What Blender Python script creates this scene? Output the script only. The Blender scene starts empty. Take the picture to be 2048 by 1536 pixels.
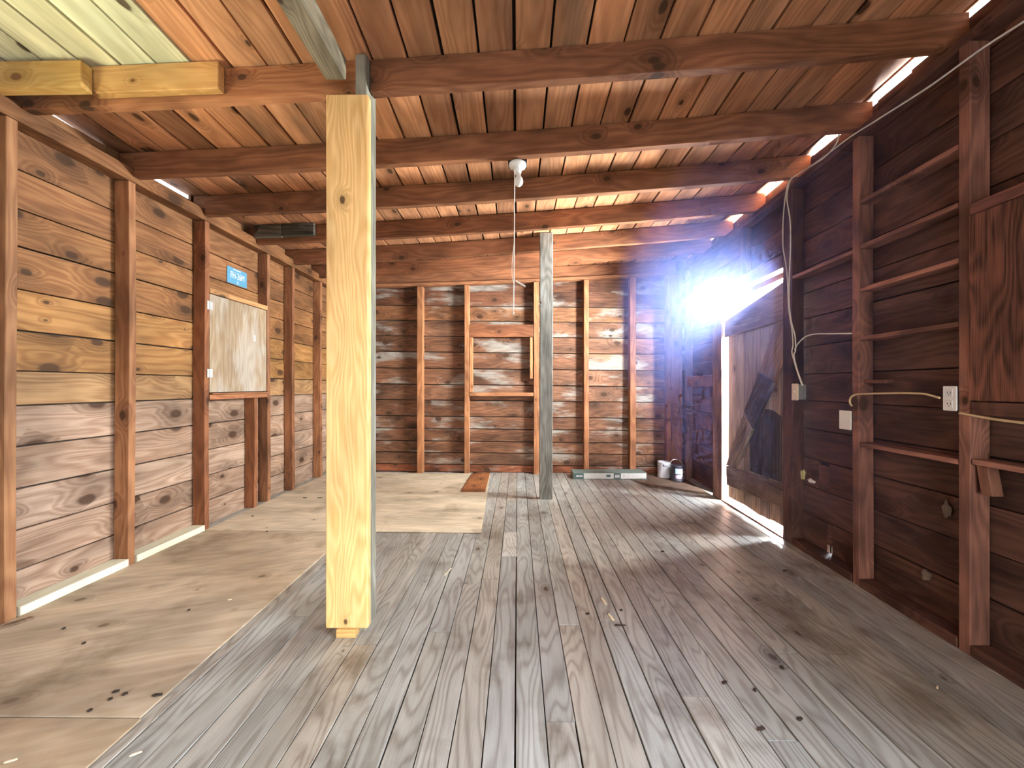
import bpy, bmesh, math, random
from mathutils import Vector, Matrix

random.seed(11)
sc = bpy.context.scene
COL = sc.collection
F, VX, VY, HC = 730.0, 1035.0, 772.0, 1.2      # focal length in px of the 2048 frame, vanishing point, eye height

# ---------------------------------------------------------------- materials
def lin(c):
    return tuple((x / 12.92 if x <= .04045 else ((x + .055) / 1.055) ** 2.4) for x in c)

class NT:
    def __init__(s, name):
        s.m = bpy.data.materials.new(name); s.m.use_nodes = True
        s.t = s.m.node_tree; s.t.nodes.clear()
        s.out = s.t.nodes.new('ShaderNodeOutputMaterial')
    def n(s, typ, **kw):
        nd = s.t.nodes.new(typ)
        for k, v in kw.items(): setattr(nd, k, v)
        return nd
    def put(s, sock, v):
        if isinstance(v, bpy.types.NodeSocket): s.t.links.new(v, sock)
        elif v is not None:
            if hasattr(sock.default_value, '__len__') and not hasattr(v, '__len__'): v = (v,) * len(sock.default_value)
            if hasattr(v, '__len__') and len(v) == 3 and len(sock.default_value) == 4: v = (*v, 1)
            sock.default_value = v
    def math(s, op, a, b=None, c=None, clamp=False):
        nd = s.n('ShaderNodeMath', operation=op, use_clamp=clamp)
        s.put(nd.inputs[0], a)
        if b is not None: s.put(nd.inputs[1], b)
        if c is not None: s.put(nd.inputs[2], c)
        return nd.outputs[0]
    def rng(s, v, a, b, c, d, smooth=False):
        nd = s.n('ShaderNodeMapRange', clamp=True)
        if smooth: nd.interpolation_type = 'SMOOTHSTEP'
        for i, x in enumerate((v, a, b, c, d)): s.put(nd.inputs[i], x)
        return nd.outputs[0]
    def vec(s, x, y, z):
        nd = s.n('ShaderNodeCombineXYZ')
        for i, v in enumerate((x, y, z)): s.put(nd.inputs[i], v)
        return nd.outputs[0]
    def noise(s, v, scale=1, detail=2, rough=.5):
        nd = s.n('ShaderNodeTexNoise'); s.put(nd.inputs['Vector'], v)
        nd.inputs['Scale'].default_value = scale; nd.inputs['Detail'].default_value = detail; nd.inputs['Roughness'].default_value = rough
        return nd.outputs[0]
    def mix(s, f, a, b, mode='MIX'):
        nd = s.n('ShaderNodeMix', data_type='RGBA', blend_type=mode, clamp_factor=True)
        s.put(nd.inputs[0], f); s.put(nd.inputs[6], a); s.put(nd.inputs[7], b)
        return nd.outputs[2]
    def bsdf(s, col, rough=.6, spec=.3, metal=0, bump=None, bstr=.2, bdist=.01):
        b = s.n('ShaderNodeBsdfPrincipled')
        s.put(b.inputs['Base Color'], col); s.put(b.inputs['Roughness'], rough); s.put(b.inputs['Metallic'], metal)
        b.inputs['Specular IOR Level'].default_value = spec
        if bump is not None:
            bn = s.n('ShaderNodeBump'); bn.inputs['Strength'].default_value = bstr; bn.inputs['Distance'].default_value = bdist
            s.put(bn.inputs['Height'], bump); s.t.links.new(bn.outputs[0], b.inputs['Normal'])
        s.t.links.new(b.outputs[0], s.out.inputs[0]); return b

MAT = {}
def wood(name, c1, c2, ring=30, warp=3.0, knot=.35, ksize=.17, fine=.5, blot=.35, weather=None, wamt=0, wlo=.5, whi=.68, rough=.7, spec=.25, kcol=(.05, .022, .01), bstr=0, dirt=0, sharp=1.0):
    s = NT(name)
    at = s.n('ShaderNodeAttribute', attribute_name='g')
    sp = s.n('ShaderNodeSeparateXYZ'); s.t.links.new(at.outputs['Vector'], sp.inputs[0])
    L, A, D = sp.outputs
    tn = s.n('ShaderNodeAttribute', attribute_name='tint').outputs['Color']
    m = s.math
    n1 = s.noise(s.vec(m('MULTIPLY', L, .9), m('MULTIPLY', A, 5), m('MULTIPLY', D, 5)), 1, 2)
    vo = s.n('ShaderNodeTexVoronoi', voronoi_dimensions='2D'); s.put(vo.inputs['Vector'], s.vec(m('MULTIPLY', L, 3.5), m('MULTIPLY', m('ADD', A, D), 5.5), 0))
    vo.inputs['Scale'].default_value = 1
    cs = s.n('ShaderNodeSeparateColor'); s.t.links.new(vo.outputs['Color'], cs.inputs[0])
    kr = s.rng(cs.outputs[0], 1 - knot, 1 - knot * .35, 0.0, ksize)
    dd = m('ADD', vo.outputs['Distance'], m('MULTIPLY', m('SUBTRACT', s.noise(s.vec(m('MULTIPLY', L, 30), m('MULTIPLY', A, 45), D), 1, 1), .5), .05))
    k = s.rng(dd, m('MULTIPLY', kr, .55), m('ADD', kr, .0005), 1, 0, True)
    k = m('MULTIPLY', k, s.rng(kr, .02, .05, 0, 1))
    halo = m('MULTIPLY', s.rng(vo.outputs['Distance'], m('MULTIPLY', kr, .8), m('ADD', m('MULTIPLY', kr, 3.4), .001), 1, 0, True), s.rng(kr, .02, .08, 0, 1))
    v = m('ADD', m('ADD', m('MULTIPLY', m('ADD', A, m('MULTIPLY', D, .4)), ring), m('MULTIPLY', n1, warp * 2)), m('MULTIPLY', halo, 2.2))
    g = m('POWER', m('MULTIPLY_ADD', m('SINE', m('MULTIPLY', v, 6.2832)), .5, .5), sharp)
    f = s.noise(s.vec(m('MULTIPLY', L, 5), m('MULTIPLY', A, 190), m('MULTIPLY', D, 190)), 1, 3, .6)
    fac = m('ADD', m('MULTIPLY', g, .55), m('MULTIPLY', m('SUBTRACT', f, .38), fine * 2), clamp=True)
    col = s.mix(fac, c1, c2)
    col = s.mix(m('MULTIPLY', halo, .45), col, tuple(x * .55 for x in c2))
    b = s.noise(s.vec(m('MULTIPLY', L, 1.7), m('MULTIPLY', A, 4.5), m('ADD', D, 3.7)), 1, 3, .6)
    bl = s.rng(b, .3, .7, 1 - blot, 1 + blot)
    col = s.mix(1, col, s.vec(bl, bl, bl), 'MULTIPLY')
    col = s.mix(1, col, tn, 'MULTIPLY')
    if weather:
        w = s.noise(s.vec(m('MULTIPLY', L, 1.25), m('MULTIPLY', A, 4), m('ADD', D, 9.3)), 1, 4, .62)
        wf = m('MULTIPLY', s.rng(w, wlo, whi, 0, 1, True), wamt)
        wf = m('MULTIPLY', wf, s.rng(fac, 0, 1, 1.0, .45))
        col = s.mix(wf, col, weather)
    if dirt:
        d2 = s.noise(s.n('ShaderNodeNewGeometry').outputs['Position'], 2.3, 5, .62)
        col = s.mix(m('MULTIPLY', s.rng(d2, .5, .72, 0, 1, True), dirt), col, s.mix(1, col, (.42, .36, .31), 'MULTIPLY'))
    col = s.mix(m('MULTIPLY', k, .88), col, kcol)
    rr = s.rng(f, .3, .7, rough - .12, rough + .1)
    s.bsdf(col, rr, spec, 0, f if bstr else None, bstr, .003)
    MAT[name] = s.m; return s.m

def plain(name, col, rough=.6, spec=.3, metal=0, var=.12, scale=25, mottle=None):
    s = NT(name)
    tc = s.n('ShaderNodeTexCoord').outputs['Object']
    n = s.noise(tc, scale, 4, .6)
    c = s.mix(1, col, s.vec(*[s.rng(n, .3, .7, 1 - var, 1 + var)] * 3), 'MULTIPLY')
    if mottle: c = s.mix(s.rng(s.noise(tc, scale * .35, 3), .5, .62, 0, 1), c, mottle)
    s.bsdf(c, s.rng(n, .3, .7, max(.05, rough - .08), rough + .08), spec, metal, n, .1, .002)
    MAT[name] = s.m; return s.m

wood('old_pine', (.30, .135, .065), (.165, .062, .028), ring=16, warp=5, knot=.4, ksize=.14, blot=.4)
wood('deck_pine', (.57, .27, .135), (.37, .15, .064), ring=15, warp=5, knot=.2, ksize=.14, blot=.42, weather=(.15, .11, .08), wamt=.5, wlo=.57, whi=.72)
wood('pale_deck', (.64, .60, .40), (.46, .41, .25), ring=15, warp=4, knot=.3, ksize=.15, blot=.3)
wood('knotty_pine', (.40, .215, .10), (.215, .095, .038), ring=15, warp=6, knot=.55, ksize=.22, blot=.4, fine=.65)
wood('end_wall_pine', (.215, .10, .053), (.095, .04, .021), ring=15, knot=.42, ksize=.2, blot=.6, weather=(.36, .33, .285), wamt=.9, wlo=.5, whi=.66, warp=6, fine=.6)
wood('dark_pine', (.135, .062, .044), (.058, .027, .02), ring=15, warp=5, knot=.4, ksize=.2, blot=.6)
wood('new_pine', (.84, .55, .24), (.64, .35, .115), ring=38, warp=9, knot=.14, ksize=.1, blot=.2, fine=.75, rough=.5, spec=.35)
wood('scab_pine', (.66, .42, .17), (.50, .27, .085), ring=12, warp=6, knot=.9, ksize=.19, blot=.3, kcol=(.14, .05, .015))
wood('grey_wood', (.29, .275, .235), (.13, .12, .10), ring=20, warp=7, knot=.15, ksize=.14, blot=.5, weather=(.44, .45, .43), wamt=.6)
wood('charred_wood', (.10, .082, .07), (.03, .026, .024), ring=20, knot=.2, blot=.5, weather=(.34, .30, .27), wamt=.55, wlo=.54, whi=.66)
wood('door_wood', (.26, .205, .17), (.13, .095, .075), ring=24, warp=5, knot=.2, ksize=.1, blot=.5, weather=(.40, .37, .33), wamt=.5)
wood('sole_wood', (.76, .73, .55), (.64, .60, .43), ring=20, knot=.08, blot=.1)
wood('floor_wood', (.385, .37, .328), (.175, .153, .125), ring=17, warp=9, knot=.16, ksize=.1, fine=.5, blot=.22, rough=.35, spec=.5, dirt=.85, bstr=.2, sharp=2.6)
wood('plywood', (.53, .45, .345), (.43, .34, .24), ring=5, warp=5, knot=.14, ksize=.1, fine=.35, blot=.28, dirt=.65, kcol=(.16, .11, .07), rough=.75)
wood('shutter_ply', (.36, .27, .175), (.24, .15, .085), ring=10, warp=6, knot=.02, fine=.6, blot=.22, weather=(.42, .37, .32), wamt=.8, wlo=.44, whi=.6)
wood('dark_ply', (.22, .09, .055), (.055, .024, .015), ring=18, warp=7, knot=.02, fine=1.0, blot=.6)
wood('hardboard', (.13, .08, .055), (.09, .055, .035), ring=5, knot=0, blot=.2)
plain('foam_yellow', (.55, .48, .22), .8)
plain('mud_pale', (.2, .155, .12), .9, .1, var=.3)
plain('siding', (.06, .045, .035), .9, .1)
plain('roof_felt', (.02, .017, .014), .95, .1)
plain('white_porcelain', (.82, .80, .76), .25, .5, var=.05)
plain('bulb_glass', (.78, .74, .68), .12, .6, var=.04)
plain('cord_white', (.80, .76, .68), .6)
plain('cable_white', (.72, .68, .63), .55)
plain('cable_tan', (.62, .44, .24), .55)
plain('plate_white', (.75, .72, .68), .4, .4, var=.04)
plain('plate_tan', (.70, .58, .45), .4, .4, var=.04)
plain('slot_dark', (.04, .035, .03), .6)
plain('box_metal', (.35, .36, .38), .45, .5, .6)
plain('hinge_metal', (.72, .72, .70), .4, .5, .5)
plain('plate_blue', (.11, .30, .46), .4, .4, var=.12, scale=40)
plain('plate_letters', (.80, .80, .66), .5)
plain('carton_green', (.17, .21, .18), .7, var=.15)
plain('carton_dark', (.07, .11, .11), .6)
plain('label_white', (.58, .56, .52), .6, var=.06)
plain('can_white', (.52, .52, .55), .45, .4, var=.08)
plain('can_dark', (.035, .03, .045), .35, .5)
plain('can_label', (.55, .46, .52), .5, var=.4, scale=30, mottle=(.10, .06, .10))
plain('can_blue', (.42, .62, .70), .5)
plain('can_rim', (.45, .42, .40), .3, .5, .8, var=.3)
plain('chip_dark', (.045, .03, .022), .8)
plain('chip_pale', (.80, .68, .48), .8)
plain('dirt', (.20, .13, .085), .95, .1, var=.3)

# ---------------------------------------------------------------- mesh building
class MB:
    def __init__(s): s.v, s.f, s.g, s.t = [], [], [], []
    def sweep(s, rings, dist, ab, tint=(1, 1, 1), off=None):
        """rings: lists of k points; dist: along coordinate per ring; ab: (a, d) per ring point"""
        k = len(rings[0]); b = len(s.v)
        off = off or (random.uniform(0, 60), random.uniform(0, 60), random.uniform(0, 60))
        for r, d in zip(rings, dist):
            for p, (a, e) in zip(r, ab):
                s.v.append(tuple(p)); s.g.append((d + off[0], a + off[1], e + off[2])); s.t.append((*tint, 1))
        n = len(rings)
        for i in range(n - 1):
            for j in range(k):
                q = (j + 1) % k
                s.f.append((b + i * k + j, b + i * k + q, b + (i + 1) * k + q, b + (i + 1) * k + j))
        s.f.append(tuple(b + j for j in reversed(range(k)))); s.f.append(tuple(b + (n - 1) * k + j for j in range(k)))
    def plank(s, A, B, W, T, tint=(1, 1, 1), nseg=1, warp=0, skew=0):
        """box: from A to B (length), W width vector, T thickness vector"""
        A, B, W, T = map(Vector, (A, B, W, T)); Lg = (B - A).length
        rings, ds = [], []
        ph = random.uniform(0, 6)
        for i in range(nseg + 1):
            u = i / nseg; P = A.lerp(B, u)
            if warp: P = P + T.normalized() * warp * math.sin(ph + u * 4.3) + W.normalized() * warp * math.sin(ph * 2 + u * 5.1)
            rings.append([P, P + W, P + W + T, P + T]); ds.append(u * Lg)
        w, t = W.length, T.length
        s.sweep(rings, ds, [(0, 0), (w, 0), (w, t), (0, t)], tint)
    def box(s, lo, hi, axis=2, tint=(1, 1, 1), nseg=1, warp=0):
        lo, hi = Vector(lo), Vector(hi); d = hi - lo
        ax = [Vector((d.x, 0, 0)), Vector((0, d.y, 0)), Vector((0, 0, d.z))]
        L = ax[axis]; o = [ax[i] for i in range(3) if i != axis]
        if o[0].length < o[1].length: o.reverse()
        s.plank(lo, lo + L, o[0], o[1], tint, nseg, warp)
    def poly(s, pts, T, along, tint=(1, 1, 1)):
        """prism: polygon pts extruded by T; along = grain direction"""
        T = Vector(T); al = Vector(along).normalized(); ac = al.cross(T.normalized())
        b = len(s.v); k = len(pts); off = [random.uniform(0, 60) for _ in range(3)]
        for lay in range(2):
            for p in pts:
                p = Vector(p); q = p + T * lay
                s.v.append(tuple(q)); s.g.append((p.dot(al) + off[0], p.dot(ac) + off[1], lay * T.length + off[2])); s.t.append((*tint, 1))
        for j in range(k):
            q = (j + 1) % k; s.f.append((b + j, b + q, b + k + q, b + k + j))
        s.f.append(tuple(b + j for j in reversed(range(k)))); s.f.append(tuple(b + k + j for j in range(k)))
    def tube(s, pts, r, k=8, tint=(1, 1, 1)):
        pts = [Vector(p) for p in pts]; rings, ds, d = [], [], 0
        up = Vector((0.13, 0.31, .94))
        for i, p in enumerate(pts):
            t = (pts[min(i + 1, len(pts) - 1)] - pts[max(i - 1, 0)]).normalized()
            a = t.cross(up)
            if a.length < .05: a = t.cross(Vector((1, 0, 0)))
            a.normalize(); c = t.cross(a)
            if i: d += (p - pts[i - 1]).length
            rings.append([p + a * r * math.cos(6.2832 * j / k) + c * r * math.sin(6.2832 * j / k) for j in range(k)]); ds.append(d)
        s.sweep(rings, ds, [(r * math.cos(6.28 * j / k), r * math.sin(6.28 * j / k)) for j in range(k)], tint)
    def lathe(s, prof, c, k=28, axis='Z', tint=(1, 1, 1)):
        c = Vector(c); rings, ds = [], []
        for i, (r, h) in enumerate(prof):
            rings.append([c + Vector((r * math.cos(6.28318 * j / k), r * math.sin(6.28318 * j / k), h)) for j in range(k)]); ds.append(h)
        s.sweep(rings, ds, [(math.cos(6.28 * j / k) * .1, math.sin(6.28 * j / k) * .1) for j in range(k)], tint)
    def build(s, name, mat, parent=None, bevel=0, smooth=False):
        me = bpy.data.meshes.new(name); me.from_pydata(s.v, [], s.f); me.update()
        a = me.attributes.new('g', 'FLOAT_VECTOR', 'POINT'); a.data.foreach_set('vector', [x for p in s.g for x in p])
        a = me.attributes.new('tint', 'FLOAT_COLOR', 'POINT'); a.data.foreach_set('color', [x for p in s.t for x in p])
        bm = bmesh.new(); bm.from_mesh(me); bmesh.ops.recalc_face_normals(bm, faces=bm.faces); bm.to_mesh(me); bm.free()
        me.materials.append(MAT[mat])
        if smooth:
            for p in me.polygons: p.use_smooth = len(p.vertices) == 4
        o = bpy.data.objects.new(name, me); COL.objects.link(o)
        if parent: o.parent = parent; o.matrix_parent_inverse = parent.matrix_world.inverted()
        if bevel:
            m = o.modifiers.new('edge', 'BEVEL'); m.width = bevel; m.segments = 1; m.limit_method = 'ANGLE'; m.angle_limit = .7
        return o

def tag(o, label, cat, group=None):
    o['label'] = label; o['category'] = cat
    if group: o['group'] = group
    return o
def struct(o): o['kind'] = 'structure'; return o
def empty(name, loc):
    o = bpy.data.objects.new(name, None); COL.objects.link(o); o.location = loc; o.empty_display_size = .1
    bpy.context.view_layer.update(); return o
def jt(a=.1, base=(1, 1, 1)):
    k = 1 + random.uniform(-a, a); w = random.uniform(-a, a) * .35
    return (base[0] * k * (1 + w), base[1] * k, base[2] * k * (1 - w))
def smoothpts(P, n=8):
    P = [Vector(p) for p in P]; out = []
    for i in range(len(P) - 1):
        p0, p1, p2, p3 = P[max(i - 1, 0)], P[i], P[i + 1], P[min(i + 2, len(P) - 1)]
        for j in range(n):
            t = j / n
            out.append(.5 * ((2 * p1) + (p2 - p0) * t + (2 * p0 - 5 * p1 + 4 * p2 - p3) * t * t + (3 * p1 - p0 - 3 * p2 + p3) * t ** 3))
    out.append(P[-1]); return out

# ---------------------------------------------------------------- the shape of the room
XL = -2.54                      # room face of the studs of the plate wall; its boards 0.1 behind
LB = XL - .1
YB = 4.96; BB = 5.06            # end wall: stud face, board face
Y0 = -2.4                       # wall behind the camera
def XR(Y): return 1.95 + .055 * Y            # room face of the studs of the door wall
def fz(X): return -.008 * X                  # the old floor falls slightly to the door wall
def zb(X, Y):                                # underside of the rafters
    return 2.655 + .0415 * X + .0055 * X * X + .07 * max(0., 2.35 - max(Y, .9))
def zd(X, Y): return zb(X, Y) + .165         # underside of the roof boards
def skew(YL, X): return YL * (1 - .075 * (X - XL) / 4.54)
def rw(x, y, off=0.0):                       # point of the door wall's stud plane seen at pixel (x, y)
    k = (x - VX) / F; Y = (1.95 + off) / (k - .055)
    return Vector((k * Y, Y, HC + (VY - y) / F * Y))
def lw(x, y, X=XL):
    Y = X * F / (x - VX); return Vector((X, Y, HC + (VY - y) / F * Y))
def fl(x, y, z=0.0):
    X = 0
    for _ in range(3):
        Y = (HC - z - fz(X)) * F / (y - VY); X = (x - VX) / F * Y
    return Vector((X, Y, fz(X) + z))

# ---------------------------------------------------------------- floor
m = MB(); w = .107; x = -2.68
while x < 2.5:
    y = Y0 - random.uniform(0, 1)
    while y < 5.05:
        ln = random.uniform(2.6, 5.2); y1 = min(y + ln, 5.06)
        dz = random.uniform(-.0015, .0015)
        base = random.choice([(1, 1, 1), (1.04, 1.0, .98), (.94, .95, .98), (1.02, 1.03, 1.04), (.97, .94, .91)])
        x1 = x + w - random.choice([.003, .004, .004, .006])
        A = Vector((x, y + .0015, fz(x) - .022 + dz)); B = Vector((x, y1 - .0015, fz(x) - .022 + dz))
        if B.y - A.y > .1: m.plank(A, B, (x1 - x, 0, -.008 * (x1 - x)), (0, 0, .022), jt(.09, base))
        y = y1
    x += w
struct(m.build('floor', 'floor_wood', bevel=.0012))
m = MB(); m.box((-2.75, Y0, -.16), (2.6, 5.2, -.1), 1, (.4, .4, .4)); struct(m.build('floor_1', 'dirt'))

# ---------------------------------------------------------------- roof deck, roof
m = MB(); x = -2.678; i = 0
while x < 2.42:
    wd = .178; g = random.choice([.009, .012, .016, .012])
    ys = [Y0, .9, 1.6, 2.35, 3.4, 4.3, 5.18]
    xa, xb = x, x + wd - g
    rings = []
    for Y in ys:
        lim = XR(Y) + .135
        a, b = min(xa, lim - .004), min(xb, lim)
        rings.append([(a, Y, zd(a, Y)), (b, Y, zd(b, Y)), (b, Y, zd(b, Y) + .024), (a, Y, zd(a, Y) + .024)])
    t = jt(.14)
    if random.random() < .16: t = jt(.1, (.62, .6, .6))
    pale = x < -1.78
    if not pale: m.sweep(rings, ys, [(0, 0), (wd, 0), (wd, .024), (0, .024)], t)
    else:
        k = 3                                # pale new boards stop over the first rafter, old ones go on
        n1 = [r for r, Y in zip(rings, ys) if Y <= 1.6]; Ym = 1.86
        mid = [(p[0], Ym, zd(p[0], Ym) + (.024 if q > 1 else 0)) for q, p in enumerate(rings[3])]
        mid2 = [(p[0], Ym + .004, p[2]) for p in mid]
        if 'pd' not in globals(): pd = MB()
        pd.sweep(n1 + [mid], ys[:3] + [Ym], [(0, 0), (wd, 0), (wd, .024), (0, .024)], jt(.1))
        m.sweep([mid2] + rings[3:], [Ym] + ys[3:], [(0, 0), (wd, 0), (wd, .024), (0, .024)], t)
    x += wd; i += 1
ceil_o = struct(m.build('ceiling', 'deck_pine', bevel=.0015))
struct(pd.build('ceiling_1', 'pale_deck', bevel=.0015))
m = MB(); ys = [Y0, .9, 1.6, 2.35, 3.4, 4.3, 5.18]
for xa, xb in ((-2.678, -1.2), (-1.2, .4), (.4, None)):
    rings = []
    for Y in ys:
        b = xb if xb is not None else XR(Y) + .135
        rings.append([(xa, Y, zd(xa, Y) + .034), (b, Y, zd(b, Y) + .034), (b, Y, zd(b, Y) + .05), (xa, Y, zd(xa, Y) + .05)])
    m.sweep(rings, ys, [(0, 0), (1, 0), (1, .02), (0, .02)])
struct(m.build('roof', 'roof_felt'))

# ---------------------------------------------------------------- plate wall (-X)
def row_tint_left(z):  # lower rows paler and pinker: cool door light and weathering in the tint
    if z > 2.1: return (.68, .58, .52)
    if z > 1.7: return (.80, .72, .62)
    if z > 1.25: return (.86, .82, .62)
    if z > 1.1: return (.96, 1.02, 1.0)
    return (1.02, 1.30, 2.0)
m = MB(); zs = [-.03, .226, .44, .658, .88, 1.096, 1.281, 1.495, 1.714, 1.94, 2.138, 2.347, 2.56]
for a, b in zip(zs[:-1], zs[1:]):
    y = 5.2
    cuts = [Y0, .25, 1.35, 5.14] if 1.0 < a < 1.95 else [Y0, 1.2 + random.uniform(-.6, .4), 5.14]
    for c0, c1 in zip(cuts[:-1], cuts[1:]):
        if len(cuts) == 4 and c0 == .25: continue            # window opening beside the camera
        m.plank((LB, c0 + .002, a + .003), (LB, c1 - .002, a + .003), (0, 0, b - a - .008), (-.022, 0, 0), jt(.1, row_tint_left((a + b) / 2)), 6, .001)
# top board up to the roof boards, with slits that let the daylight in
for c0, c1, top in ((Y0, 1.9, 2.74), (1.9, 2.34, 2.738), (2.34, 2.62, 2.748), (2.62, 2.95, 2.70), (2.95, 3.62, 2.745), (3.62, 3.8, 2.705), (3.8, 4.2, 2.745), (4.2, 4.5, 2.705), (4.5, 5.14, 2.745)):
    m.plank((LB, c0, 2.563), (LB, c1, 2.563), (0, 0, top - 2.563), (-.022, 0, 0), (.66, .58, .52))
struct(m.build('wall_left', 'knotty_pine', bevel=.0015))

# ---------------------------------------------------------------- end wall (+Y)
m = MB(); zs = [.0, .105, .269, .427, .60, .77, .995, 1.211, 1.433, 1.66, 1.879, 2.094, 2.30, 2.52]
for i, (a, b) in enumerate(zip(zs[:-1], zs[1:])):
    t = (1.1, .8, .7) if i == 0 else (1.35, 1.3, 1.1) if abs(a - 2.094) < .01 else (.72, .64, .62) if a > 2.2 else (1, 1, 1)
    cut = random.choice([-.68, .95])
    for c0, c1 in ((LB, cut), (cut, 2.36)):
        sl = -.011
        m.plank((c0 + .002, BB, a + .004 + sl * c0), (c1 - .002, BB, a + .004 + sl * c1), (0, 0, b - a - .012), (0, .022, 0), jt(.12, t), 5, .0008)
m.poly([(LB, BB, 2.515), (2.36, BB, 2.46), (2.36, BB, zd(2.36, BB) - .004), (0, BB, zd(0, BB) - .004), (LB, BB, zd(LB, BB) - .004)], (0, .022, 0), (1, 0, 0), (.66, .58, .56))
struct(m.build('wall_back', 'end_wall_pine', bevel=.0015))

# ---------------------------------------------------------------- door wall (+X)
RB = .1
def rplank(mb, c0, c1, a, h, tint, off=RB, th=.022, nseg=3):
    mb.plank((XR(c0) + off, c0, a), (XR(c1) + off, c1, a), (0, 0, h), (th, 0, 0), tint, nseg, .001)
m = MB(); zs = [-.05, .237, .45, .66, .88, 1.09, 1.29, 1.50, 1.715, 1.91, 2.10, 2.31, 2.52, 2.73]
DY0, DY1, DZ = 2.92, 4.06, 2.14             # door opening
for a, b in zip(zs[:-1], zs[1:]):
    segs = [(.75, DY0), (DY1, 5.08)] if a < 2.05 else [(.75, 5.08)]
    segs += [(Y0, -1.05), (-1.05, .75)] if not 1.0 < a < 2.05 else [(Y0, -1.05)]
    for c0, c1 in segs:
        t = jt(.12)
        if a < 0 and c0 == .75:              # gaps at the foot where daylight shows
            for s0, s1 in ((.75, 2.54), (2.585, DY0)): rplank(m, s0, s1, a, b - a - .006, t)
            rplank(m, 2.54, 2.585, a + .13, b - a - .136, t)
        elif abs(a - .45) < .01 and c0 == .75:
            rplank(m, c0, 2.56, a, b - a - .006, t); rplank(m, 2.56, 2.66, a, b - a - .03, t); rplank(m, 2.66, c1, a, b - a - .006, t)
        else: rplank(m, c0, c1, a + .002, b - a - .007, t)
rplank(m, DY0, DY1, DZ, 2.31 - DZ - .005, jt(.1))
for c0, c1, gap in ((Y0, 1.6, .01), (1.6, 2.2, .03), (2.2, 2.5, .032), (2.5, 2.72, .022), (2.72, 2.98, .008), (2.98, 3.3, .03), (3.3, 3.52, .01), (3.52, 3.84, .03), (3.84, 4.2, .012), (4.2, 4.42, .025), (4.42, 5.08, .006)):
    n = 3
    for q in range(n):
        s0, s1 = c0 + (c1 - c0) * q / n, c0 + (c1 - c0) * (q + 1) / n
        X = XR((s0 + s1) / 2) + RB; rplank(m, s0, s1, 2.732, zd(X, (s0 + s1) / 2) - gap - 2.732 - random.uniform(0, .006), (1.25, 1.05, .85), nseg=1)
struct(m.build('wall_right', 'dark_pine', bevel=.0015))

# ---------------------------------------------------------------- wall behind the camera, with an opening added for the fill lamp
m = MB()
for a in [i * .215 for i in range(13)]:
    segs = [(LB, -1.3), (1.5, 1.93)] if a < 2.1 else [(LB, 1.93)]
    for c0, c1 in segs: m.plank((c0, Y0, a - .02), (c1, Y0, a - .02), (0, 0, .208), (0, -.022, 0), jt(.1))
m.plank((LB, Y0, 2.78), (1.93, Y0, 2.78), (0, 0, .12), (0, -.022, 0))
struct(m.build('wall_front', 'knotty_pine'))

# ---------------------------------------------------------------- dark outer siding behind the board joints
def siding(name, boxes):
    m = MB()
    for P, W, T in boxes:
        A, B = Vector(P[0]), Vector(P[1]); m.plank(A, B, W, T, (.8, .8, .8))
    return struct(m.build(name, 'siding'))
siding('wall_left_siding', [(((LB - .028, a, z0), (LB - .028, b, z0)), (0, 0, z1 - z0), (-.012, 0, 0)) for a, b, z0, z1 in ((Y0, .25, -.1, 2.685), (.25, 1.35, -.1, 1.08), (.25, 1.35, 1.95, 2.685), (1.35, 5.16, -.1, 2.685))])
siding('wall_back_siding', [(((-2.7, BB + .028, -.1), (2.4, BB + .028, -.1)), (0, 0, 2.72), (0, .012, 0))])
def rs(a, b, z0, z1): return (((XR(a) + .13, a, z0), (XR(b) + .13, b, z0)), (0, 0, z1 - z0), (.012, 0, 0))
siding('wall_right_siding', [rs(Y0, -1.05, -.1, 2.72), rs(-1.05, .75, -.1, 1.08), rs(-1.05, .75, 2.1, 2.72), rs(.75, 2.54, -.1, 2.75), rs(2.54, 2.585, .09, 2.75), rs(2.585, DY0, -.1, 2.75), rs(DY0, DY1, 2.15, 2.75), rs(DY1, 5.12, -.1, 2.75)])

# ---------------------------------------------------------------- framing of the plate wall
def stud_left(y0, z0, z1, label, wd=.044, dep=.096, tint=(1, 1, 1), mat='old_pine', name='wall_stud', group=None, X=XL):
    m = MB(); m.box((X - dep, y0, z0), (X, y0 + wd, z1), 2, jt(.06, tint), 8, .0025)
    return tag(m.build(name, mat, bevel=.003), label, 'stud', group)
GL = 'studs of the wall with the license plate'
stud_left(1.81, fz(XL), 2.545, 'brown wall stud where the pale sole strip begins, beside the camera', group=GL, tint=(1.15, 1.25, 1.2))
stud_left(2.385, fz(XL), 2.545, 'split brown wall stud between the two pale sole strips', group=GL, tint=(1.1, 1.15, 1.1))
stud_left(2.965, fz(XL), 2.545, 'reddish knotty wall stud carrying the hinges of the plywood shutter', group=GL, tint=(.95, .85, .8))
stud_left(3.71, fz(XL), 2.545, 'brown wall stud at the free edge of the plywood shutter', group=GL)
stud_left(4.12, fz(XL), 2.545, 'brown wall stud one bay past the shutter, toward the end wall', group=GL, tint=(.95, .9, .85))
stud_left(4.705, fz(XL), 2.545, 'tan wall stud next to the corner of plate wall and end wall', group=GL, tint=(1.2, 1.2, 1.15))
stud_left(3.525, fz(XL), 1.082, 'short brown cripple stud under the sill of the plywood shutter', tint=(.9, .8, .72), name='cripple_stud')
m = MB(); m.box((XL - .096, 1.0, 2.549), (XL, 4.94, 2.638), 1, (.60, .50, .43), 10, .0012)
tag(m.build('top_plate', 'knotty_pine', bevel=.003), 'long brown top plate over the studs of the license plate wall', 'top plate')
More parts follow.
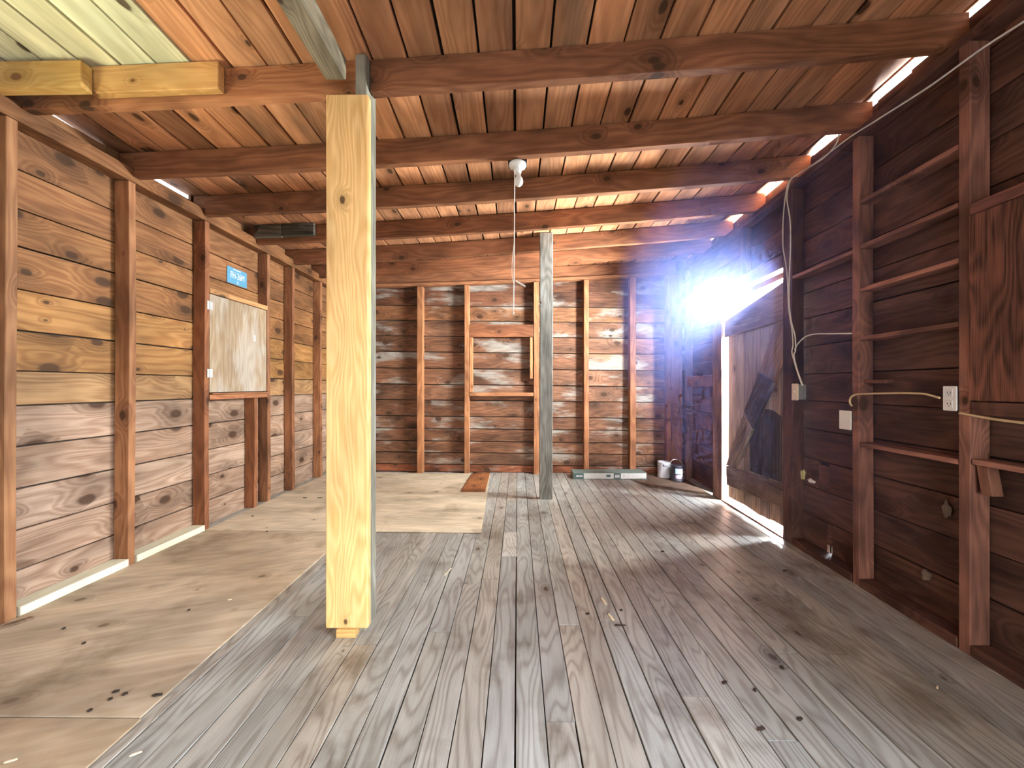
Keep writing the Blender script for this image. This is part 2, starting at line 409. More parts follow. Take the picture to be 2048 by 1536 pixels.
for y0, y1, lb in ((1.862, 2.38, 'pale new sole strip, the longer-looking one beside the front plywood edge'), (2.434, 2.96, 'pale new sole strip ending at the stud with the shutter hinges')):
    m = MB(); m.box((LB + .004, y0, fz(XL) + .002), (XL + .006, y1, fz(XL) + .052), 1)
    tag(m.build('sole_strip', 'sole_wood', bevel=.002), lb, 'sole plate', 'pale sole strips along the license plate wall')
m = MB(); m.box((XL - .08, 3.012, 1.968), (XL + .004, 3.706, 2.012), 1, (1.35, 1.35, 1.25))
tag(m.build('window_header', 'knotty_pine', bevel=.003), 'light brown header piece over the plywood shutter', 'header')
m = MB(); m.box((XL - .094, 3.012, 1.086), (XL + .002, 3.706, 1.128), 1, (1.2, 1.1, 1.05)); m.box((XL - .05, 3.02, 1.1285), (XL + .022, 3.70, 1.142), 1, (1.2, 1.15, 1.1))
tag(m.build('window_sill_board', 'old_pine', bevel=.002), 'narrow wooden sill ledge under the plywood shutter', 'sill')
sh = empty('window_shutter', (XL - .006, 3.015, 1.145)); tag(sh, 'pale plywood window shutter with two hinges on its stud', 'shutter')
m = MB(); m.plank((XL - .02, 3.018, 1.148), (XL - .02, 3.018, 1.964), (0, .684, 0), (.014, 0, 0), (1, 1, 1)); m.build('panel', 'shutter_ply', sh, .0015)
for z in (1.27, 1.83):
    m = MB(); m.box((XL + .001, 2.985, z), (XL + .004, 3.006, z + .07), 2); m.box((XL - .005, 3.02, z), (XL - .002, 3.045, z + .07), 2); m.tube([(XL + .004, 3.013, z), (XL + .004, 3.013, z + .07)], .005)
    m.build('hinge', 'hinge_metal', sh)
m = MB(); c = Vector((XL - .003, 3.53, 1.66))
m.tube([c + Vector((0, .011 * math.cos(a), .03 * math.sin(a))) for a in [i * 6.2832 / 20 for i in range(21)]], .0035, 6)
m.build('pull_ring', 'white_porcelain', sh, smooth=True)

# license plate
lp = empty('license_plate', (LB + .006, 3.43, 2.215)); tag(lp, 'small blue license plate reading FH-26M nailed to the boards', 'license plate')
m = MB(); m.box((LB + .003, 3.312, 2.146), (LB + .006, 3.552, 2.296), 1); m.build('plate', 'plate_blue', lp, .001)
def text_mesh(txt, size, name, mat, parent, mw):
    cu = bpy.data.curves.new('t', 'FONT'); cu.body = txt; cu.size = size; cu.extrude = .0012; cu.align_x = 'CENTER'; cu.align_y = 'CENTER'
    ob = bpy.data.objects.new('t', cu); COL.objects.link(ob); bpy.context.view_layer.update()
    me = bpy.data.meshes.new_from_object(ob.evaluated_get(bpy.context.evaluated_depsgraph_get()))
    bpy.data.objects.remove(ob); me.name = name; me.materials.clear(); me.materials.append(MAT[mat]); me.transform(mw)
    o = bpy.data.objects.new(name, me); COL.objects.link(o)
    if parent: o.parent = parent; o.matrix_parent_inverse = parent.matrix_world.inverted()
    return o
def on_left(y, z, sx=1): return Matrix.Translation((LB + .0075, y, z)) @ Matrix(((0, 0, 1, 0), (1, 0, 0, 0), (0, 1, 0, 0), (0, 0, 0, 1))) @ Matrix.Diagonal((sx, 1, 1, 1))
text_mesh('FH-26M', .084, 'lettering', 'plate_letters', lp, on_left(3.432, 2.225, .62))
text_mesh('5', .034, 'lettering', 'plate_letters', lp, on_left(3.432, 2.166, 1.2))
m = MB()
for y in (3.395, 3.43, 3.46): m.box((LB + .006, y - .012, 2.278), (LB + .0075, y + .012, 2.286), 1)
m.build('faded_lettering', 'plate_letters', lp)

# ---------------------------------------------------------------- framing of the end wall
GB = 'studs of the end wall'
def stud_back(x0, x1, label, tint=(1, 1, 1), z1=None, z0=None, dep=.096, name='wall_stud', cat='stud', group=GB):
    m = MB(); top = zb(x0, YB) - .052 if z1 is None else z1
    m.box((x0, YB, fz(x0) if z0 is None else z0), (x1, YB + dep, top), 2, jt(.06, tint), 8, .0015)
    return tag(m.build(name, 'old_pine', bevel=.003), label, cat, group)
stud_back(-1.365, -1.29, 'end wall stud first past the big yellow post', (1.5, 1.45, 1.3))
stud_back(-.722, -.66, 'end wall stud on the near-post side of the boarded window', (1.5, 1.5, 1.4))
stud_back(.222, .29, 'end wall stud half hidden behind the slim grey post', (1.4, 1.4, 1.3))
stud_back(.905, .97, 'end wall stud above the narrow green carton, next to the slim grey post', (1.3, 1.25, 1.2))
stud_back(1.53, 1.61, 'end wall stud above the label end of the green carton', (1.15, 1.1, 1.05))
stud_back(2.035, 2.085, 'thin end wall stud behind the white paint can', (.95, .9, .9))
stud_back(2.09, 2.245, 'broad dark corner board of the end wall behind the paint cans', (.8, .72, .72), name='corner_board', cat='board', group=None)
m = MB(); rings = []; xs = [-2.53 + i * .47 for i in range(11)]
for X in xs: rings.append([(X, YB, zb(X, YB) - .046), (X, YB, zb(X, YB) - .005), (X, YB + .096, zb(X, YB) - .005), (X, YB + .096, zb(X, YB) - .046)])
m.sweep(rings, xs, [(0, 0), (.045, 0), (.045, .096), (0, .096)], (1.05, 1, .95))
tag(m.build('top_plate', 'old_pine', bevel=.002), 'sloping top plate over the studs of the end wall', 'top plate')
m = MB(); m.box((-.655, YB + .004, 1.868), (.218, YB + .06, 2.036), 0, (.85, .72, .66))
tag(m.build('window_header', 'old_pine', bevel=.003), 'reddish brown header over the boarded window in the end wall', 'header')
m = MB(); m.box((-.655, YB - .006, 1.063), (.218, YB + .092, 1.11), 0, (1.7, 1.7, 1.6))
tag(m.build('window_sill_board', 'old_pine', bevel=.003), 'pale sill board under the boarded window in the end wall', 'sill')
for x0, z0, z1, lb in ((-.652, 1.115, 1.864, 'thin pale jamb strip of the boarded window, toward the big yellow post'), (.17, 1.30, 1.864, 'thin pale jamb strip of the boarded window, beside the slim grey post')):
    m = MB(); m.box((x0, YB + .012, z0), (x0 + .04, YB + .09, z1), 2, (1.7, 1.65, 1.5))
    tag(m.build('window_jamb', 'old_pine', bevel=.002), lb, 'jamb', 'jamb strips of the boarded window')

# ---------------------------------------------------------------- rafters
def rafter(YL, x0, x1, label, h=.158, tint=(1, 1, 1), n=14, grp='rafters under the roof boards', wd=.048):
    m = MB(); rings, ds = [], []
    st = [x0 + (x1 - x0) * i / n for i in range(n + 1)]
    if x0 < XL: st = [x0, XL + .003, XL + .0045] + [X for X in st if X > XL + .05]     # notched over the top plate
    for i, X in enumerate(st):
        Y = skew(YL, X); z = zb(X, Y) + .0012 * math.sin(i * 1.7 + YL * 9); zt = z + h
        if X < XL + .004: z = 2.641
        rings.append([(X, Y, z), (X, Y + wd, z), (X, Y + wd, zt), (X, Y, zt)]); ds.append(X)
    m.sweep(rings, ds, [(0, 0), (0, wd), (h, wd), (h, 0)], jt(.05, tint))
    return tag(m.build('rafter', 'old_pine', bevel=.003), label, 'rafter', grp)
def xe(YL): Yr = skew(YL, 2.1); return XR(Yr) + .094
rafter(1.87, LB + .006, -.795, 'rafter run with the nailed-on scab boards, between plate wall and big yellow post', tint=(1.35, 1.25, 1.1))
rafter(1.87, -.733, xe(1.87), 'rafter run from the big yellow post to the door wall, first under the roof boards', tint=(.9, .82, .78))
rafter(2.41, LB + .006, xe(2.41), 'full-length rafter just in front of the bare light bulb', tint=(.95, .88, .84))
rafter(2.96, LB + .006, xe(2.96), 'full-length rafter just behind the bare light bulb')
rafter(3.55, LB + .006, xe(3.55), 'full-length rafter with two dark grey scabs at its plate wall end', tint=(.95, .9, .86))
rafter(4.14, LB + .006, xe(4.14), 'full-length rafter behind the head of the slim grey post', tint=(.95, .88, .85))
rafter(4.66, LB + .006, xe(4.66), 'full-length rafter last before the end wall plate', tint=(.9, .8, .75))
# end rafter on the end wall plate
m = MB(); rings = []; xs = [-2.53 + i * .47 for i in range(11)]
for X in xs: rings.append([(X, YB + .04, zb(X, YB) + .002), (X, YB + .09, zb(X, YB) + .002), (X, YB + .09, zb(X, YB) + .158), (X, YB + .04, zb(X, YB) + .158)])
m.sweep(rings, xs, [(0, 0), (0, .05), (.158, .05), (.158, 0)], (.85, .78, .74))
tag(m.build('rafter', 'old_pine', bevel=.003), 'rafter lying on the plate of the end wall', 'rafter', 'rafters under the roof boards')
# scab boards on rafters
def scab(x0, x1, Y, zlo, zhi, th, mat, label, tint=(1, 1, 1), yaw=0):
    m = MB(); m.plank((x0, Y, zlo), (x1, Y + yaw, zlo + .0415 * (x1 - x0) * .35), (0, 0, zhi - zlo), (0, -th, 0), tint)
    return tag(m.build('scab_board', mat, bevel=.003), label, 'board')
scab(-2.12, -1.47, skew(1.87, -2.12) - .004, 2.655, 2.79, .04, 'scab_pine', 'yellow knotty scab board nailed on the rafter, its end next to the big post', (.88, .78, .72), skew(1.87, -1.47) - skew(1.87, -2.12))
scab(-2.60, -2.10, 1.805, 2.632, 2.762, .05, 'scab_pine', 'short yellow scab block at the plate wall end of the first rafter', (.8, .76, .6))
scab(-2.53, -2.26, 3.535, 2.625, 2.745, .03, 'charred_wood', 'dark grey scab board touching the plate wall', (1.6, 1.7, 1.45), -.012)
scab(-2.255, -1.94, 3.523, 2.635, 2.755, .03, 'charred_wood', 'dark grey scab board farther from the plate wall', (1.1, 1.25, 1.1), -.018)

# ---------------------------------------------------------------- posts and beam
pf = fz(-.8)
m = MB(); m.plank((-.913, 1.775, pf + .039), (-.913, 1.775, 2.59), (.202, 0, 0), (0, -.04, 0), (1, 1, 1), 6, .0008)
tag(m.build('support_post', 'new_pine', bevel=.006), 'big yellow new-wood post board standing on a small shim', 'post')
m = MB(); m.box((-.86, 1.728, pf), (-.767, 1.775, pf + .0375), 0, (.95, .95, .85))
tag(m.build('shim_block', 'new_pine', bevel=.002), 'small pale shim block under the big yellow post', 'shim')
m = MB()
for z0, z1, o in ((pf, .6, 0), (.6, 1.5, .002), (1.5, 2.4, -.002)): pass
m.poly([(-.79, 1.778, pf), (-.79, 1.905, pf), (-.79, 1.905, 2.70), (-.79, 1.86, 2.81), (-.79, 1.80, 2.826), (-.79, 1.778, 2.818)], (.052, 0, 0), (0, 0, 1), (.95, .93, .84))
tag(m.build('grey_post', 'grey_wood', bevel=.003), 'weathered grey plank post behind the big yellow one', 'post')
m = MB(); m.plank((-.912, Y0 + .05, 2.66), (-.912, 1.735, 2.652), (.1, 0, 0), (0, 0, .1), (1.1, .95, .74), 10, .002)
tag(m.build('roof_beam', 'grey_wood', bevel=.006), 'weathered grey beam running overhead onto the big yellow post', 'beam')
sp_z = zd(.31, 3.87) - .006
m = MB(); m.box((.237, 3.865, fz(.3)), (.373, 3.925, sp_z), 2, (.8, .8, .82), 10, .002)
tag(m.build('grey_post', 'grey_wood', bevel=.004), 'slim weathered grey post standing alone near the end wall', 'post')

# ---------------------------------------------------------------- framing of the door wall
GR = 'studs of the door wall'
def stud_right(y0, y1, label, z0=None, z1=None, tint=(1, 1, 1), name='wall_stud', cat='stud', group=GR, dep=.09, off=0.0):
    m = MB(); yc = (y0 + y1) / 2; X = XR(yc) + off
    m.box((X, y0, fz(X) if z0 is None else z0), (X + dep, y1, (zb(X, yc) - .052) if z1 is None else z1), 2, jt(.05, tint), 8, .002)
    return tag(m.build(name, 'dark_pine', bevel=.003), label, cat, group)
stud_right(1.645, 1.69, 'dark stud at the edge of the dark plywood window cover', tint=(2.1, 2.0, 1.9))
stud_right(2.215, 2.26, 'dark stud with the blank cover plate beside it', tint=(2.0, 1.9, 1.85))
stud_right(2.80, 2.90, 'dark doorpost on the hinge side of the plank door', tint=(.9, .9, .9))
stud_right(3.48, 3.52, 'short dark stud above the lintel of the plank door', z0=2.262, tint=(1.1, 1.1, 1.1))
stud_right(4.80, 4.845, 'dark stud next to the dark paint can, at the corner', tint=(1.2, 1.2, 1.2))
stud_right(3.885, 4.055, 'light tan doorpost on the open-edge side of the plank door', z1=2.136, tint=(2.2, 2.6, 2.6), name='door_post', cat='post', group=None)
m = MB(); m.plank((XR(2.905), 2.905, 2.142), (XR(4.06), 4.06, 2.142), (0, 0, .115), (.09, 0, 0), (1, 1, 1))
tag(m.build('door_lintel', 'dark_pine', bevel=.003), 'dark lintel over the plank door', 'lintel')
m = MB(); m.plank((XR(4.09) + .01, 4.06, 1.19), (XR(4.79) + .01, 4.795, 1.19), (0, 0, .135), (.06, 0, 0), (1.5, 1.35, 1.3))
tag(m.build('rail_board', 'dark_pine', bevel=.003), 'short horizontal rail between the tan doorpost and the corner', 'board')
m = MB(); c0, c1 = .9, 4.94
m.plank((XR(c0), c0, zb(XR(c0), c0) - .05), (XR(2.35), 2.35, zb(XR(2.35), 2.35) - .05), (0, 0, .045), (.096, 0, 0), (1.1, 1.05, 1), 3)
m.plank((XR(2.352), 2.352, zb(XR(2.35), 2.35) - .05), (XR(c1), c1, zb(XR(c1), c1) - .05), (0, 0, .045), (.096, 0, 0), (1.1, 1.05, 1), 3)
tag(m.build('top_plate', 'dark_pine', bevel=.002), 'dark top plate over the studs of the door wall', 'top plate')
for y0, y1, lb in ((.9, 1.641, 'dark sole plate under the dark plywood window cover'), (1.694, 2.211, 'dark sole plate in the bay with the thin shelves'), (2.264, 2.796, 'dark sole plate between the doorpost and the thin shelves')):
    m = MB(); m.plank((XR(y0) - .004, y0, fz(2) - .001), (XR(y1) - .004, y1, fz(2) - .001), (0, 0, .05), (.1, 0, 0), (.75, .72, .7))
    tag(m.build('sole_plate', 'dark_pine', bevel=.004), lb, 'sole plate', 'sole plates of the door wall')
# thin shelves between the studs
GS = 'thin shelves between the studs of the door wall'
for z, y0, y1, lb in ((2.30, 1.694, 2.211, 'highest of the thin shelves between two studs of the door wall'), (2.03, 1.694, 2.211, 'second thin shelf down between two studs of the door wall'),
                      (1.77, 1.694, 2.211, 'third thin shelf down between two studs of the door wall'), (1.475, 1.694, 2.211, 'thin shelf above the tan cable on the door wall'), (.835, 1.694, 2.211, 'lowest thin shelf, below the tan cable on the door wall'),
                      (.848, .95, 1.641, 'thin shelf below the dark plywood window cover'), (2.02, 2.264, 2.796, 'thin shelf between doorpost and stud, level with the second one')):
    m = MB(); m.plank((XR(y0) + .001, y0, z), (XR(y1) + .001, y1, z), (.094, 0, 0), (0, 0, .024), jt(.05, (2.5, 2.4, 2.3)))
    tag(m.build('thin_shelf', 'dark_pine', bevel=.002), lb, 'shelf', GS)
m = MB(); m.plank((XR(2.1) + .03, 2.085, 1.215), (XR(2.21) + .03, 2.211, 1.215), (.06, 0, 0), (0, 0, .022), (2.2, 2, 1.8)); tag(m.build('shelf_cleat', 'dark_pine', bevel=.002), 'short cleat on the stud just above the tan cable', 'cleat')
m = MB(); m.plank((XR(1.58) + .02, 1.58, .72), (XR(1.62) + .02, 1.60, .845), (0, .04, 0), (.05, 0, 0), (1.9, 1.8, 1.6)); tag(m.build('shelf_cleat', 'dark_pine', bevel=.002), 'slanted cleat hanging under the shelf below the dark plywood', 'cleat')
# dark plywood window cover
m = MB(); m.plank((XR(.72) - .012, .72, 1.135), (XR(.72) - .012, .72, 1.962), (XR(1.641) - XR(.72), .921, 0), (.014, 0, 0), (1.05, 1, 1))
tag(m.build('window_cover', 'dark_ply', bevel=.002), 'dark stained plywood window cover on the door wall', 'panel')
m = MB(); m.plank((XR(.72) - .01, .72, 1.966), (XR(1.64) - .01, 1.64, 1.966), (0, 0, .05), (.09, 0, 0), (1.5, 1.3, 1.3))
tag(m.build('window_header', 'dark_pine', bevel=.003), 'dark header strip over the dark plywood window cover', 'header')
m = MB(); m.plank((XR(.72) - .004, .72, 1.07), (XR(1.64) - .004, 1.64, 1.07), (0, 0, .06), (.09, 0, 0), (.9, .85, .8))
tag(m.build('window_sill_board', 'dark_pine', bevel=.003), 'dark sill board under the dark plywood window cover', 'sill')

# ---------------------------------------------------------------- plank door
dx = lambda Y: XR(Y) + .03
door = empty('door_1', (dx(2.93), 2.93, .03)); struct(door)
door['label'] = 'old plank door standing ajar, with ledges and a diagonal brace'; door['category'] = 'door'
m = MB(); ys = [2.93, 3.02, 3.16, 3.29, 3.42, 3.56, 3.70, 3.845]
for i, (a, b) in enumerate(zip(ys[:-1], ys[1:])):
    zt0, zt1 = 2.06 - (a - 2.93) * .17, 2.06 - (b - 2.93) * .17
    bt = .045 if i < 2 else random.uniform(.02, .04)
    t = jt(.15) if i < 5 else (1.5, 1.5, 1.35)
    m.poly([(dx(a) + .03, a + .0006, bt + random.uniform(0, .012)), (dx(b) + .03, b - .0006, bt + random.uniform(0, .012)), (dx(b) + .03, b - .0006, zt1), (dx(a) + .03, a + .0006, zt0)], (.022, 0, 0), (0, 0, 1), t)
m.build('plank_panel', 'door_wood', door, .0015)
def dpoly(name, pts, mat, off, th, along, tint=(1, 1, 1)):
    m = MB(); m.poly([(dx(y) + off - th, y, z) for y, z in pts], (th, 0, 0), along, tint)
    return m.build(name, mat, door, .003)
dpoly('ledge', [(2.94, 1.735), (3.876, 1.712), (3.876, 1.885), (2.94, 2.035)], 'door_wood', .0285, .026, (0, 1, 0), (.8, .72, .72))['label'] = 'broad grey brown ledge across the door head'
dpoly('ledge', [(2.94, .215), (3.83, .165), (3.84, .36), (2.94, .395)], 'door_wood', .0285, .026, (0, 1, 0), (.62, .52, .48))['label'] = 'rough dark ledge across the door foot'
dpoly('brace', [(3.845, .368), (3.69, .374), (3.375, .80), (3.51, .955)], 'charred_wood', .0285, .024, (0, -.55, .83), (2.6, 2.3, 2.0))['label'] = 'lower weathered length of the diagonal brace'
dpoly('brace', [(3.508, .958), (3.373, .803), (3.065, 1.225), (3.275, 1.325)], 'charred_wood', .0285, .024, (0, -.55, .83), (.9, .9, 1.0))['label'] = 'black length of the diagonal brace'
dpoly('brace', [(3.273, 1.328), (3.063, 1.228), (2.945, 1.44), (2.945, 1.73), (3.05, 1.73)], 'door_wood', .0285, .024, (0, -.55, .83), (.8, .7, .7))['label'] = 'upper brown length of the diagonal brace'
dpoly('patch_panel', [(3.44, .40), (3.005, .41), (3.005, .95), (3.10, .99), (3.21, 1.0), (3.44, .685)], 'charred_wood', .029, .008, (0, 0, 1), (.75, .75, .85))['label'] = 'blackened panel nailed between brace and foot ledge'
# threshold
m = MB(); m.plank((XR(2.91) + .004, 2.91, fz(2.1) - .002), (XR(3.88) + .004, 3.88, fz(2.1) - .002), (.09, 0, 0), (0, 0, .012), (1.4, 1.3, 1.1))
tag(m.build('door_threshold', 'dark_pine', bevel=.002), 'worn wooden threshold under the plank door', 'threshold')

# ---------------------------------------------------------------- plywood on the floor, loose boards
def sheet(name, pts, th, mat, label, along, tint, cat, group=None):
    m = MB(); P = [Vector((x, y, fz(x) + .0022)) for x, y in pts]
    m.poly(P, (0, 0, th), along, tint); return tag(m.build(name, mat, bevel=.001), label, cat, group)
GP = 'plywood sheets on the floor'
sheet('plywood_sheet', [(LB + .1, 2.965), (-.295, 2.965), (-.37, 4.95), (LB + .1, 4.95)], .008, 'plywood', 'pale plywood sheet on the floor reaching the end wall', (1, 0, 0), (1.12, 1.1, 1.05), 'plywood', GP)
sheet('plywood_sheet', [(XL + .01, 1.30), (-1.345, 1.30), (-1.36, 2.958), (XL + .01, 2.958)], .008, 'plywood', 'tan plywood sheet along the pale sole strips', (.96, .3, 0), (.92, .86, .80), 'plywood', GP)
sheet('plywood_sheet', [(XL + .01, Y0 + .1), (-1.335, Y0 + .1), (-1.335, 1.295), (XL + .01, 1.295)], .007, 'plywood', 'brown plywood sheet at the camera end of the floor', (.96, .3, 0), (.88, .78, .68), 'plywood', GP)
m = MB(); z = fz(-.5) + .0125
m.poly([(-.625, 4.08, z), (-.36, 4.08, z), (-.372, 4.93, z), (-.60, 4.93, z)], (0, 0, .018), (0, 1, 0), (.85, .62, .5))
tag(m.build('loose_board', 'knotty_pine', bevel=.002), 'reddish brown board lying on the pale plywood at the end wall', 'board')
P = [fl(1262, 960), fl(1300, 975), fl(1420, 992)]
sheet('hardboard_sheet', [(P[0].x, P[0].y), (P[1].x, P[1].y), (2.155, 4.07), (2.19, 4.78), (2.02, 4.94), (1.69, 4.94), (1.69, 4.69)], .006, 'hardboard', 'dark brown sheet on the floor under the two paint cans', (1, 0, 0), (.9, .9, .9), 'board')  # dark sheet put in for the shade on the corner floor
a, b = fl(1008, 1066), fl(1042, 1068)
m = MB(); m.poly([(a.x, a.y - .42, fz(0) + .003), (a.x + .104, a.y - .42, fz(0) + .003), (a.x + .104, a.y, fz(0) + .003), (a.x, a.y, fz(0) + .003)], (0, 0, .003), (0, 1, 0), (1.35, 1.35, 1.38))
tag(m.build('floor_patch', 'floor_wood'), 'pale patch board let into the grey floor near the slim post', 'board')
# floor debris
def chip(px, py, ln, ang, mat, label, name='wood_chip', wd=.012, h=.005, group='dark chips scattered on the floor', lift=0, cat='chip'):
    p = fl(px, py); X = p.x; up = .0026
    if (X < -1.34 and p.y < 2.96) or (X < -.33 and p.y > 2.97): up = .0115
    p.z = fz(X) + up + lift
    m = MB(); d = Vector((math.cos(ang), math.sin(ang), 0)); n = Vector((-d.y, d.x, 0))
    m.poly([p - d * ln / 2 - n * wd * .3, p - d * ln * .1 - n * wd * .5, p + d * ln / 2 - n * wd * .2, p + d * ln * .4 + n * wd * .4, p - d * ln * .35 + n * wd * .5], (0, 0, h), d)
    return tag(m.build(name, mat), label, cat, group)
for px, py, ln, an in ((315, 1397, .035, .1), (232, 1390, .022, .3), (250, 1395, .016, .5), (221, 1405, .013, .7), (168, 1292, .013, .2), (378, 1225, .010, .2), (128, 1262, .011, .4), (180, 1428, .012, .3), (610, 998, .05, -.2), (640, 998, .05, .1), (505, 1035, .016, .2), (534, 1066, .014, .1)):
    chip(px, py, ln, an, 'chip_dark', 'small dark wood chip lying on the plywood floor')
for px, py, ln, an in ((1325, 1104, .03, .4), (1242, 1222, .016, 0), (1175, 1229, .022, .3), (1564, 1337, .02, 1.6), (1449, 1367, .025, .4), (1522, 1460, .03, .1), (1570, 1143, .03, .1), (1510, 1382, .016, .8), (1600, 1440, .022, .2)):
    chip(px, py, ln, an, 'chip_dark', 'small dark wood chip lying on the grey floorboards')
for px, py, ln, an in ((1208, 1204, .07, 1.75), (1222, 1236, .06, 1.8)):
    chip(px, py, ln, an, 'chip_pale', 'pale fresh splinter along a cracked floorboard', 'splinter', .012, .006, 'pale splinters at the cracked floorboard', cat='splinter')  # pale pieces painted in place of light coming up through the crack
for px, py, ln, an in ((896, 1145, .10, 1.3), (272, 1510, .03, .5), (460, 1204, .02, .2), (1875, 1377, .02, .6), (22, 1530, .03, .4)):
    chip(px, py, ln, an, 'chip_pale', 'thin pale sliver of wood lying loose on the floor', 'wood_sliver', .006, .004, 'pale slivers on the floor', cat='sliver')
chip(35, 1252, .10, .9, 'dirt', 'brown bark scrap at the foot of the stud beside the camera', 'bark_scrap', .03, .012, None, cat='scrap')
chip(1240, 1252, .06, .02, 'chip_dark', 'dark sliver lying across the cracked floorboard', 'wood_chip', .009, .003, None)

# ---------------------------------------------------------------- lamp
lx, ly = 0.0, 2.385
lz = zb(0, 2.35) - .003
lamp = empty('ceiling_lamp', (lx, ly, lz)); tag(lamp, 'bare bulb in a white porcelain holder with a pull cord', 'lamp')
m = MB(); m.lathe([(.052, -.0), (.056, -.004), (.058, -.012), (.054, -.02), (.038, -.028), (.026, -.034), (.024, -.06), (.022, -.064), (.001, -.064)], (lx, ly, lz)); m.build('lamp_holder', 'white_porcelain', lamp, smooth=True)
m = MB(); m.lathe([(.013, -.062), (.014, -.074), (.019, -.088), (.027, -.10), (.030, -.115), (.028, -.129), (.02, -.141), (.009, -.148), (.001, -.149)], (lx + .007, ly, lz)); m.build('bulb', 'bulb_glass', lamp, smooth=True)
m = MB(); m.box((lx - .062, ly - .03, lz + .0015), (lx + .062, ly + .06, lz + .05), 0); m.build('junction_box', 'slot_dark', lamp)
m = MB(); m.tube(smoothpts([(lx - .018, ly - .028, lz - .055), (lx - .02, ly - .03, 2.3), (lx - .022, ly - .03, 2.0), (lx - .026, ly - .03, 1.675)]), .0032, 6); m.tube([(lx - .026, ly - .03, 1.676), (lx - .026, ly - .03, 1.66)], .006, 6)
cord = m.build('pull_cord', 'cord_white', lamp, smooth=True)
m = MB(); m.tube(smoothpts([(lx - .022, ly - .034, 2.12), (lx - .034, ly - .036, 2.0), (lx - .034, ly - .036, 1.9), (lx - .022, ly - .034, 1.855)]), .002, 6); m.build('cord_loop', 'cord_white', cord, smooth=True)
m = MB(); m.plank((lx - .012, ly - .036, 1.872), (lx + .052, ly - .036, 1.835), (0, .0, .012), (0, .003, 0)); m.build('cord_tag', 'plate_white', cord)

# ---------------------------------------------------------------- cables, boxes on the door wall
def cable(px, r, mat, label, off=-.012, n=8, name='cable', hooks=None):
    m = MB()
    for line in px: m.tube(smoothpts([rw(x, y, off if len(q) == 0 else q[0]) for x, y, *q in line], n), r, 8)
    return tag(m.build(name, mat, smooth=True), label, 'cable')
cable([[(2100, 8), (2048, 43), (1960, 100), (1860, 172), (1760, 236), (1696, 277), (1650, 312), (1612, 338), (1590, 352)]], .0048, 'cable_white', 'white cable strung along the top of the door wall', off=-.022)
cable([[(1677, 263), (1677, 275), (1668, 294), (1645, 318), (1604, 343), (1584, 357), (1574, 375), (1567, 430), (1566, 490), (1572, 530), (1575, 560), (1578, 620), (1584, 660), (1586, 690), (1584, 705), (1592, 735), (1604, 771)]], .0042, 'cable_white', 'white cable looping from a rafter down to the switch box', off=-.05)
cable([[(1583, 355), (1577, 372), (1574, 400), (1580, 440), (1581, 490), (1579, 545), (1578, 600), (1582, 640), (1590, 672), (1591, 700), (1588, 712), (1596, 745), (1606, 771)]], .0042, 'cable_white', 'white cable hanging straight to the switch box by the door', off=-.064)
cable([[(1589, 700), (1597, 686), (1612, 673), (1632, 668), (1660, 667.5), (1703, 667)]], .0042, 'cable_white', 'white cable bending from the door to the next stud', off=-.028)
cable([[(1704, 812), (1700, 806), (1701, 796), (1712, 789), (1740, 787.5), (1800, 786), (1845, 787.5), (1866, 792), (1879, 796)]], .0055, 'cable_tan', 'tan cable between the blank cover plate and the socket', off=-.012)
cable([[(1919, 826), (1945, 831), (1985, 838), (2048, 846), (2110, 852)]], .0055, 'cable_tan', 'tan cable leaving the socket under the dark plywood cover', off=-.03)
def wall_box(y0, y1, z0, z1, plate, label, name, cat, kind):
    X = XR((y0 + y1) / 2) - .002
    root = empty(name, (X, (y0 + y1) / 2, (z0 + z1) / 2)); tag(root, label, cat)
    m = MB(); m.box((X - .006, y0, z0), (X, y1, z1), 2); m.build('cover_plate', plate, root, .003)
    m = MB(); m.box((X + .0005, y0 + .004, z0 + .006), (X + .06, y1 - .004, z1 - .006), 2); m.build('back_box', 'box_metal', root, .002)
    yc = (y0 + y1) / 2; zc = (z0 + z1) / 2
    if kind == 'socket':
        for dz in (-.026, .026):
            m = MB(); m.box((X - .0085, yc - .014, zc + dz - .017), (X - .0062, yc + .014, zc + dz + .017), 2); f = m.build('receptacle', 'plate_white', root, .004)
            m = MB()
            for dy in (-.006, .006): m.box((X - .0092, yc + dy - .0012, zc + dz - .004), (X - .0086, yc + dy + .0012, zc + dz + .007), 2)
            m.box((X - .0092, yc - .002, zc + dz - .012), (X - .0086, yc + .002, zc + dz - .008), 2); m.build('contact_slot', 'slot_dark', f)
    if kind == 'switch':
        m = MB(); m.box((X - .014, yc - .004, zc - .008), (X - .0062, yc + .004, zc + .01), 2); m.build('toggle', plate, root, .001)
    return root
p, q = rw(1917, 772, -.002), rw(1887, 823, -.002)
wall_box(1.6925, 1.75, 1.083, 1.2, 'plate_white', 'white double socket on the stud next to the dark plywood cover', 'wall_socket', 'socket', 'socket')
wall_box(2.264, 2.35, .925, 1.045, 'plate_white', 'plain white blank cover plate beside the dark stud', 'cover_box', 'cover plate', 'blank')
wall_box(2.725, 2.79, 1.092, 1.218, 'plate_tan', 'tan light switch on a grey box beside the plank door', 'light_switch', 'switch', 'switch')

